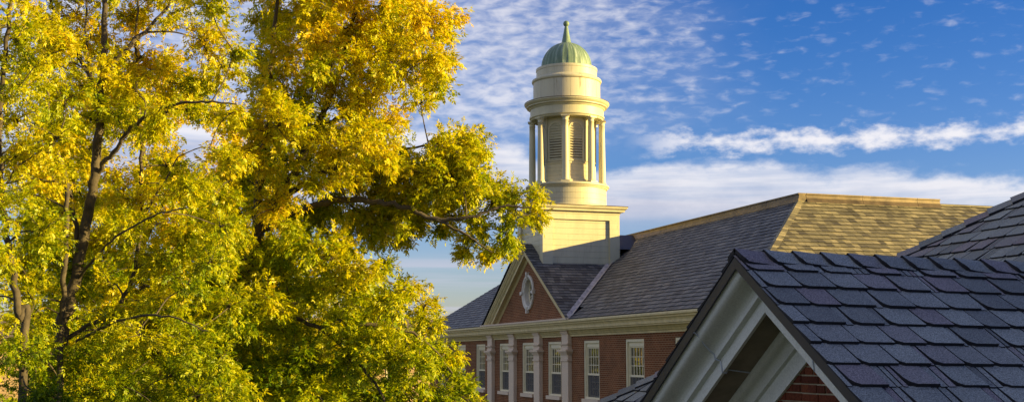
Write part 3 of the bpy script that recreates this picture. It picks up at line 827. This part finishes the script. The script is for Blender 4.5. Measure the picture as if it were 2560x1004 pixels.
def make_tree(name, label, limbs, region, depth, spread, spacing, rad, nleaf, seed, extra=(), tint=.5, group='autumn trees', lsize=.80, layers=2, gaps=True, tgrad=.32, ws=1.0, dshift=0.0):
    rs = np.random.RandomState(seed); rr = random.Random(seed)
    root = thing(name, label, 'tree', (0, 0, 0), group)
    wood = MB(); skel = []
    for pts, r0, r1 in limbs:
        P = smooth([px(*p) if len(p) == 3 and not isinstance(p, np.ndarray) else p for p in pts], 7)
        n = len(P); rad_ = [ws*x for x in [r0+(r1-r0)*i/(n-1) for i in range(n)]]
        P = [p+rs.normal(0, .18*rad_[i]+.006, 3) for i, p in enumerate(P)]
        wood.tube([tuple(p) for p in P], rad_, 9 if r0 > .06 else 6)
        for p, q in zip(P, rad_): skel.append((*p, q))
    skel = np.array(skel)
    # clumps
    cl = []
    us = [p[0] for p in region]; vs = [p[1] for p in region]
    for lay in range(layers):
        got = []; tries = 0
        while tries < 5000:
            tries += 1
            u = rr.uniform(min(us), max(us)); v = rr.uniform(min(vs), max(vs))
            if not inside((u, v), region): continue
            if any((u-a)**2+(v-b)**2 < spacing**2 for a, b in got): continue
            rm = rad*rr.uniform(.75, 1.2); rp = rm*FPX/depth
            if gaps and any((u-a)**2+(v-b)**2 < (c+rp*.8)**2 for a, b, c in GAPS): continue
            got.append((u, v))
            cl.append((px(u, v, depth+dshift+rr.uniform(-spread, spread)), rm, v))
    for e in extra:
        u, v, rm = e[:3]; dd = e[3] if len(e) > 3 else rr.uniform(-.5, .5)
        cl.append((px(u, v, depth+dd), rm, v))
    pos = []; axis = []; tn = []
    order = sorted(range(len(cl)), key=lambda i: float(((skel[:, :3]-cl[i][0])**2).sum(1).min()))
    for ci in order:
        c, rm, v = cl[ci]
        # branch from the nearest limb towards the clump
        dv = skel[:, :3]-c; dist = np.sqrt((dv**2).sum(1))+np.maximum(0, skel[:, 2]-c[2])*.5+np.maximum(0, .02-skel[:, 3])*8
        k = int(dist.argmin()); s0 = skel[k, :3]; lenb = np.linalg.norm(c-s0)
        if lenb > .15:
            mid = s0*.5+c*.5+np.array([0, 0, .10*lenb])+rs.normal(0, .06*lenb, 3)
            P = smooth([s0, mid, c], 5); rb = min(.010+.010*lenb, skel[k, 3]*.65+.003)
            wood.tube([tuple(p) for p in P], list(np.linspace(rb, .008, len(P))), 5)
            out = (c-s0)/lenb
            skel = np.vstack([skel, [[*q, rb+(.008-rb)*i/(len(P)-1)] for i, q in enumerate(P) if i > 0]])
        else: out = rs.normal(0, 1, 3); out /= np.linalg.norm(out)
        nt_ = max(5, int(11*rm/.5)); ct = rs.normal(0, .07)
        for t in range(nt_):
            d = rs.normal(0, 1, 3); d[2] *= .75; d = d/np.linalg.norm(d)+out*.35; d /= np.linalg.norm(d)
            ln = rm*rs.uniform(.75, 1.1); a = c-d*rm*.15; b = c+d*ln
            m_ = (a+b)/2+np.array([0, 0, .06*ln])+rs.normal(0, .05*ln, 3)
            wood.tube([tuple(a), tuple(m_), tuple(b)], [.009, .006, .003], 4)
            nl = int(nleaf*rs.uniform(.7, 1.3))
            tt = rs.uniform(.18, 1.08, nl)
            for q in tt:
                p = (a*(1-q)*(1-q)+2*m_*q*(1-q)+b*q*q) if q <= 1 else b+(b-m_)*(q-1)
                pos.append(p+rs.normal(0, .055, 3)); axis.append(d*.55+rs.normal(0, .55, 3)+np.array([0, 0, -.22])); tn.append(ct)
    wood.build('trunk', M['bark'], root, recalc=False)
    # compound leaves: three pairs of leaflets and one at the tip
    p = np.array(pos); a = np.array(axis); n = len(p); ct = np.array(tn)
    a /= np.linalg.norm(a, axis=1)[:, None]
    up = np.array([0, 0, 1.0])+rs.normal(0, .55, (n, 3)); nn = up-a*(up*a).sum(1)[:, None]; nn /= np.linalg.norm(nn, axis=1)[:, None]+1e-9
    sd = np.cross(a, nn); ll = rs.uniform(.17, .27, n)*lsize
    V = []; tintv = []
    h = (p[:, 2]+2)/8.0
    base = tint+ct+rs.normal(0, .10, n)+tgrad*(np.clip(h, 0, 1.2)-.5)
    for (t, sg) in ((.30, 1), (.30, -1), (.58, 1), (.58, -1), (.84, 1), (.84, -1), (1.0, 0)):
        b = p+a*(ll*t)[:, None]; th = (R(52)-t*.25)*abs(sg)+rs.normal(0, .14, n)
        d = a*np.cos(th)[:, None]+sd*(np.sin(th)*(sg if sg else rs.choice([-1, 1], n)*.1))[:, None]-nn*rs.uniform(.0, .55, n)[:, None]+rs.normal(0, .12, (n, 3))
        d /= np.linalg.norm(d, axis=1)[:, None]
        wv = np.cross(d, nn)+rs.normal(0, .22, (n, 3)); wv -= d*(wv*d).sum(1)[:, None]; wv /= np.linalg.norm(wv, axis=1)[:, None]+1e-9
        ln = rs.uniform(.08, .118, n)*lsize; wd = ln*rs.uniform(.18, .25, n)
        q = np.stack([b, b+d*(ln*.42)[:, None]+wv*wd[:, None], b+d*ln[:, None]-nn*(ln*.12)[:, None], b+d*(ln*.42)[:, None]-wv*wd[:, None]], 1)
        V.append(q); tintv.append(base+rs.normal(0, .06, n))
    V = np.concatenate(V, 0).reshape(-1, 3).astype(np.float32); F = len(V)//4
    me = bpy.data.meshes.new('crown')
    me.vertices.add(len(V)); me.vertices.foreach_set('co', V.ravel())
    me.loops.add(len(V)); me.loops.foreach_set('vertex_index', np.arange(len(V), dtype=np.int32))
    me.polygons.add(F); me.polygons.foreach_set('loop_start', np.arange(0, len(V), 4, dtype=np.int32))
    at = me.attributes.new('rnd', 'FLOAT', 'FACE'); at.data.foreach_set('value', np.concatenate(tintv).astype(np.float32))
    me.materials.append(M['leaf']); me.update(calc_edges=True); me.validate()
    o = bpy.data.objects.new('crown', me); COL.objects.link(o); o.parent = root
    print(name, 'clumps', len(cl), 'leaflets', F)
    return root

def base_pt(u, v, d):
    q = px(u, v, d); return np.array([q[0], q[1], GROUND-.2])

DA = 22.5
A_limbs = [
    ([base_pt(560, 950, DA), (570, 1010, DA), (590, 800, DA), (620, 640, DA), (690, 500, DA)], .19, .10),
    ([(690, 500, DA), (760, 380, DA), (800, 300, DA+.3), (840, 210, DA+.5), (880, 60, DA+.5), (900, -80, DA+.5)], .085, .025),
    ([(640, 600, DA), (650, 420, DA-.3), (672, 280, DA-.5), (680, 120, DA-.5), (700, -60, DA-.6)], .09, .025),
    ([(655, 575, DA), (760, 520, DA-.3), (870, 500, DA-.6), (1000, 512, DA-.8), (1090, 548, DA-.9), (1180, 540, DA-1), (1260, 515, DA-1), (1330, 520, DA-1)], .075, .012),
    ([(1090, 548, DA-.9), (1170, 590, DA-1), (1230, 630, DA-1)], .03, .01),
    ([(700, 490, DA), (790, 440, DA+.4), (880, 400, DA+.6), (1000, 375, DA+.6), (1130, 350, DA+.5)], .07, .012),
    ([(790, 320, DA+.3), (880, 280, DA+.5), (960, 220, DA+.7), (1060, 120, DA+.7), (1110, 50, DA+.7)], .055, .012),
    ([(600, 760, DA), (690, 780, DA-.5), (800, 820, DA-1), (880, 890, DA-1.3), (940, 960, DA-1.5), (990, 1060, DA-1.6)], .05, .018),
    ([(690, 780, DA-.5), (820, 720, DA-.4), (950, 700, DA-.2), (1030, 730, DA)], .05, .012),
    ([(800, 820, DA-1), (950, 810, DA-.8), (1060, 850, DA-.6), (1130, 930, DA-.5)], .045, .012),
    ([(540, 855, DA-.3), (640, 850, DA-.8), (680, 960, DA-1)], .035, .015),
]
A_region = [(600, -150), (1010, -150), (1060, 30), (1075, 100), (1070, 200), (1030, 245), (960, 310), (960, 340), (1030, 355), (1150, 375), (1170, 430), (1160, 500), (1000, 530), (900, 575), (850, 620), (910, 680), (1000, 760), (1040, 860), (1100, 970), (1110, 1080), (520, 1080), (490, 700), (590, 480), (640, 300), (630, 120)]
A_extra = [(1125, 35, .26), (1105, 95, .28), (1092, 150, .3), (1095, 215, .28), (1052, 258, .22), (1180, 342, .24), (1190, 372, .2), (1110, 350, .24), (1175, 430, .28), (1235, 462, .22), (1280, 482, .24), (1325, 500, .24), (1335, 540, .2), (1285, 540, .3), (1230, 510, .34),
           (1265, 585, .2), (1268, 622, .19), (1222, 632, .2), (1170, 622, .18), (1200, 585, .22), (1090, 575, .16), (1045, 540, .26), (1000, 560, .22), (930, 585, .22), (1010, 595, .14), (945, 668, .22), (1025, 722, .24), (1062, 765, .26), (1075, 820, .28), (1125, 885, .24), (1110, 930, .3), (1155, 965, .26), (1175, 1010, .28),
           (1150, 365, .24), (1090, 395, .3), (1140, 420, .28), (1175, 470, .3), (1120, 470, .3), (1060, 440, .32), (1040, 490, .3), (985, 400, .3), (940, 480, .32), (1130, 540, .22), (1190, 540, .26), (870, 330, .3), (935, 320, .22), (960, 420, .35), (900, 450, .4), (1010, 450, .35)]
make_tree('yellow_tree', 'big yellow tree with a long limb reaching towards the cupola', A_limbs, A_region, DA, 1.9, 84, .53, 25, 3, A_extra, tint=.515, layers=3, lsize=.74, dshift=.0)

DB = 18.5
B_limbs = [
    ([base_pt(135, 900, DB), (140, 1004, DB), (152, 850, DB), (190, 690, DB), (232, 480, DB), (245, 330, DB), (258, 180, DB), (262, 40, DB), (270, -120, DB)], .15, .04),
    ([(236, 440, DB), (290, 370, DB-.3), (350, 300, DB-.5), (430, 264, DB-.7), (520, 255, DB-.8), (590, 262, DB-.8)], .05, .014),
    ([(250, 240, DB), (200, 150, DB+.3), (150, 60, DB+.4), (110, -40, DB+.5)], .05, .02),
    ([(258, 180, DB), (330, 110, DB), (400, 40, DB+.4), (470, -60, DB+.4)], .06, .02),
    ([(190, 700, DB), (280, 600, DB-.8), (380, 540, DB-1.2), (470, 520, DB-1.5)], .03, .01),
    ([(190, 850, DB), (300, 800, DB-1), (420, 790, DB-1.5), (520, 830, DB-1.6)], .03, .01),
]
B_limbs += [
    ([(155, 850, DB), (300, 760, DB+.3), (348, 600, DB+.4), (353, 420, DB+.4), (345, 260, DB+.4), (338, 120, DB+.5), (350, -40, DB+.5)], .05, .018),
    ([(352, 540, DB+.4), (400, 470, DB+.3), (445, 390, DB+.2)], .03, .012),
    ([(200, 640, DB), (170, 470, DB+.2), (130, 350, DB+.4), (118, 230, DB+.5)], .05, .018),
    ([(250, 270, DB), (225, 180, DB+.2), (215, 60, DB+.3), (225, -60, DB+.3)], .032, .014),
]
B_region = [(110, -150), (590, -150), (575, 60), (560, 330), (590, 480), (575, 700), (600, 1080), (140, 1080), (90, 500)]
make_tree('yellow_tree', 'yellow tree with one straight dark trunk and a limb curving right', B_limbs, B_region, DB, 1.6, 78, .40, 24, 8, [(585, 130, .16), (575, 285, .2), (470, 275, .24)], tint=.52, layers=2, lsize=.60, ws=.8, dshift=.7)

DC = 16.3
C_limbs = [
    ([base_pt(60, 950, DC), (62, 930, DC), (48, 790, DC), (26, 650, DC), (4, 490, DC), (0, 300, DC), (18, 100, DC), (40, -120, DC)], .10, .04),
    ([base_pt(150, 950, DC+1.5), (150, 950, DC+1.5), (160, 700, DC+1.5), (165, 460, DC+1.5), (125, 330, DC+1.5), (115, 200, DC+1.5), (90, 20, DC+1.5)], .085, .025),
    ([(4, 490, DC), (40, 420, DC), (100, 380, DC)], .025, .01),
]
C_region = [(-200, -150), (120, -150), (170, 200), (140, 500), (80, 700), (120, 1080), (-200, 1080)]
make_tree('yellow_tree', 'golden tree with twin trunks at the far left edge', C_limbs, C_region, DC, 1.4, 88, .36, 23, 21, (), tint=.52, lsize=.55, ws=.62, dshift=.4)

DD = 32.0
D_limbs = [
    ([base_pt(350, 900, DD), (352, 1000, DD), (352, 560, DD), (355, 360, DD), (340, 210, DD), (345, 100, DD)], .13, .04),
    ([(352, 620, DD), (400, 520, DD), (440, 470, DD), (520, 400, DD)], .08, .02),
    ([(352, 700, DD), (480, 640, DD), (600, 620, DD)], .08, .02),
    ([(352, 900, DD), (560, 800, DD), (760, 760, DD), (900, 800, DD)], .1, .02),
]
D_region = [(180, 250), (420, 180), (560, 300), (680, 420), (760, 600), (900, 720), (950, 860), (900, 1080), (60, 1080), (100, 500)]
make_tree('yellow_tree', 'paler yellow tree with a thin upright trunk standing behind the others', D_limbs, D_region, DD, 2.0, 66, .62, 11, 34, (), tint=.60, lsize=1.15)

# trees farther off, the ones the upper windows mirror
def far_tree(label, x, y, hgt, rad, seed):
    rr = random.Random(seed); b = np.array([x, y, GROUND-.2])
    top = b+np.array([0, 0, hgt])
    root_limbs = [([b, b+np.array([.1, 0, hgt*.4]), b+np.array([-.2, .1, hgt*.7]), top], .3, .05)]
    d = x*math.sin(YAW)+y*math.cos(YAW)
    # region from the crown's own extent
    cx = 1280+FPX*(x*math.cos(YAW)-y*math.sin(YAW))/d
    vz = lambda z: 890-3043*z/d
    z0, z1 = GROUND+hgt*.3, GROUND+hgt*1.02; rp = rad*FPX/d
    zc, rz = (z0+z1)/2, (z1-z0)/2
    poly = [(cx+rp*math.cos(a), vz(zc+rz*math.sin(a))) for a in [2*math.pi*i/20 for i in range(20)]]
    make_tree('yellow_tree', label, root_limbs, poly, d, rad*.8, 26, .95, 6, seed, (), tint=.62, lsize=2.2, gaps=False, layers=2)
far_tree('distant golden tree beyond the far end of the brick building', 7.2, 92, 12.5, 4.4, 51)
far_tree('distant yellow tree farther left behind the front trees', -.5, 95, 12.5, 4.6, 52)

# ------------------------------------------------------------------ sky, sun, camera
SUN_AZ, SUN_EL = R(118.5), R(11.3)
def make_world():
    w = bpy.data.worlds.new('World'); SC.world = w; w.use_nodes = True
    nt = w.node_tree; bg = nt.nodes['Background']
    sky = nt.nodes.new('ShaderNodeTexSky'); sky.sky_type = 'NISHITA'; sky.sun_disc = False
    sky.sun_elevation = SUN_EL; sky.sun_rotation = SUN_AZ; sky.altitude = 200; sky.air_density = 1.0; sky.dust_density = .6; sky.ozone_density = 3.0
    co = nt.nodes.new('ShaderNodeTexCoord').outputs['Generated']
    rot = nt.nodes.new('ShaderNodeVectorRotate'); rot.rotation_type = 'Z_AXIS'; rot.inputs['Angle'].default_value = YAW
    L(nt, co, rot.inputs['Vector'])
    sp = nt.nodes.new('ShaderNodeSeparateXYZ'); L(nt, rot.outputs[0], sp.inputs[0])
    deg = 180/math.pi
    az = mth(nt, 'MULTIPLY', mth(nt, 'ARCTAN2', sp.outputs['X'], sp.outputs['Y']), deg)
    el = mth(nt, 'MULTIPLY', mth(nt, 'ARCSINE', sp.outputs['Z']), deg)
    def ae(sa, se, oz=0.0):
        c = nt.nodes.new('ShaderNodeCombineXYZ'); L(nt, mth(nt, 'MULTIPLY', az, sa), c.inputs[0]); L(nt, mth(nt, 'MULTIPLY', el, se), c.inputs[1]); c.inputs[2].default_value = oz
        return c.outputs[0]
    hs = nt.nodes.new('ShaderNodeHueSaturation'); hs.inputs['Saturation'].default_value = 1.35; hs.inputs['Value'].default_value = 1.0
    L(nt, sky.outputs[0], hs.inputs['Color'])
    tint = ramp(nt, mth(nt, 'DIVIDE', el, 20.0, clampv=True), SKYTINT)
    skyc = mix(nt, 1.0, hs.outputs[0], tint, 'MULTIPLY')
    mul = lambda a, b: mth(nt, 'MULTIPLY', a, b)
    add = lambda a, b: mth(nt, 'ADD', a, b)
    # bank of stratus
    wob = mul(mth(nt, 'SUBTRACT', noise(nt, ae(.12, .3, 3.1), 1.0, 3, .5), .5), 2.6)
    puff = mul(mth(nt, 'SUBTRACT', noise(nt, ae(.55, 1.1, 1.7), 1.0, 6, .6), .5), 1.9)
    topedge = add(add(add(mul(az, -.055), 9.25), wob), mul(sstep(nt, az, 4.5, -1.0), 1.1))
    dtop = mth(nt, 'SUBTRACT', topedge, add(el, puff))
    bank_top = sstep(nt, dtop, -.25, .75)
    bank_bot = sstep(nt, add(el, mul(puff, .25)), 5.3, 7.2)
    streak = sstep(nt, noise(nt, ae(.10, 1.1, 9.0), 1.0, 5, .55), .32, .62)
    bank = mul(mul(bank_top, bank_bot), add(mul(streak, .45), .55))
    # row of puffs higher up on the right
    rowc = add(add(mul(az, -.012), 10.1), mul(mth(nt, 'SUBTRACT', noise(nt, ae(.25, .1, 5.0), 1.0, 2), .5), .5))
    drow = mth(nt, 'ABSOLUTE', mth(nt, 'SUBTRACT', el, rowc))
    rn = noise(nt, ae(.85, 1.6, 4.4), 1.0, 6, .56)
    row = mul(sstep(nt, mth(nt, 'SUBTRACT', add(rn, .21), mul(drow, .42)), .42, .80), sstep(nt, az, 4.8, 9.0))
    # altocumulus ripples
    r1 = noise(nt, ae(1.0, 2.6, 0.2), 1.0, 4, .52, .3)
    r2 = noise(nt, ae(.16, .22, 7.0), 1.0, 3, .5)
    left = mth(nt, 'SUBTRACT', 1.0, sstep(nt, add(az, mul(mth(nt, 'SUBTRACT', r2, .5), 9.0)), -.5, 13.5))
    lowcut = sstep(nt, el, 8.8, 11.5)
    amt = mul(add(mul(left, .30), 0.0), lowcut)
    rip = mul(mul(sstep(nt, add(r1, amt), .52, 1.08), lowcut), .60)
    veil = mul(mul(left, lowcut), mul(noise(nt, ae(.3, .9, 2.2), 1.0, 4, .6), .34))
    wisps = mul(sstep(nt, add(noise(nt, ae(.75, 2.3, 11.3), 1.0, 6, .62), mul(mth(nt, 'SUBTRACT', noise(nt, ae(.12, .2, 21.), 1.0, 2), .5), .5)), .70, .92), mul(sstep(nt, el, 7.5, 9.0), .45))
    # thin layers near the horizon
    hz = mul(sstep(nt, noise(nt, ae(.05, 1.25, 15.0), 1.0, 4, .5), .48, .66), mul(mth(nt, 'SUBTRACT', 1.0, sstep(nt, el, 4.0, 5.2)), .8))
    mx = lambda a, b: mth(nt, 'MAXIMUM', a, b)
    cloud = mx(mx(bank, row), mx(add(rip, veil), mx(wisps, hz)))
    cloud = mth(nt, 'MINIMUM', cloud, 1.0)
    # cloud colour: bright towards the tops, lavender grey below
    lit = sstep(nt, dtop, 2.6, .2)
    body = mth(nt, 'MULTIPLY', lit, 1.0)
    high = sstep(nt, el, 9.6, 10.2)
    shade = mx(body, high)
    cc = mix(nt, shade, CLOUD_LOW, CLOUD_HIGH)
    c = mix(nt, mul(cloud, .92), skyc, cc)
    L(nt, c, bg.inputs['Color']); bg.inputs['Strength'].default_value = .062
SKYTINT = [(0.0, (1.0, .84, 1.0)), (.3, (1.05, .82, 1.03)), (.55, (1.02, .76, 1.02)), (1.0, (.88, .64, .98))]
CLOUD_LOW = (3.3, 3.35, 4.0); CLOUD_HIGH = (5.3, 5.15, 5.3)
make_world()

sl = bpy.data.lights.new('sun', 'SUN'); sl.energy = 5.0; sl.angle = R(.5); sl.color = (1.0, .73, .25)
so = bpy.data.objects.new('sun', sl); COL.objects.link(so)
sd = Vector((math.sin(SUN_AZ)*math.cos(SUN_EL), math.cos(SUN_AZ)*math.cos(SUN_EL), math.sin(SUN_EL)))
so.rotation_euler = (-sd).to_track_quat('-Z', 'Y').to_euler(); so.location = (60, -30, 30)

cam = bpy.data.cameras.new('camera'); co_ = bpy.data.objects.new('camera', cam); COL.objects.link(co_)
cam.sensor_width = 36; cam.lens = 36*FPX/2560; cam.clip_end = 5000; cam.clip_start = .1
co_.rotation_euler = (R(90)+PITCH, 0, -YAW)
SC.camera = co_
SC.view_settings.view_transform = 'Standard'; SC.view_settings.look = 'None'; SC.view_settings.exposure = 1.55; SC.view_settings.gamma = 1
SC.cycles.max_bounces = 8; SC.cycles.diffuse_bounces = 4; SC.cycles.transmission_bounces = 6; SC.cycles.transparent_max_bounces = 8
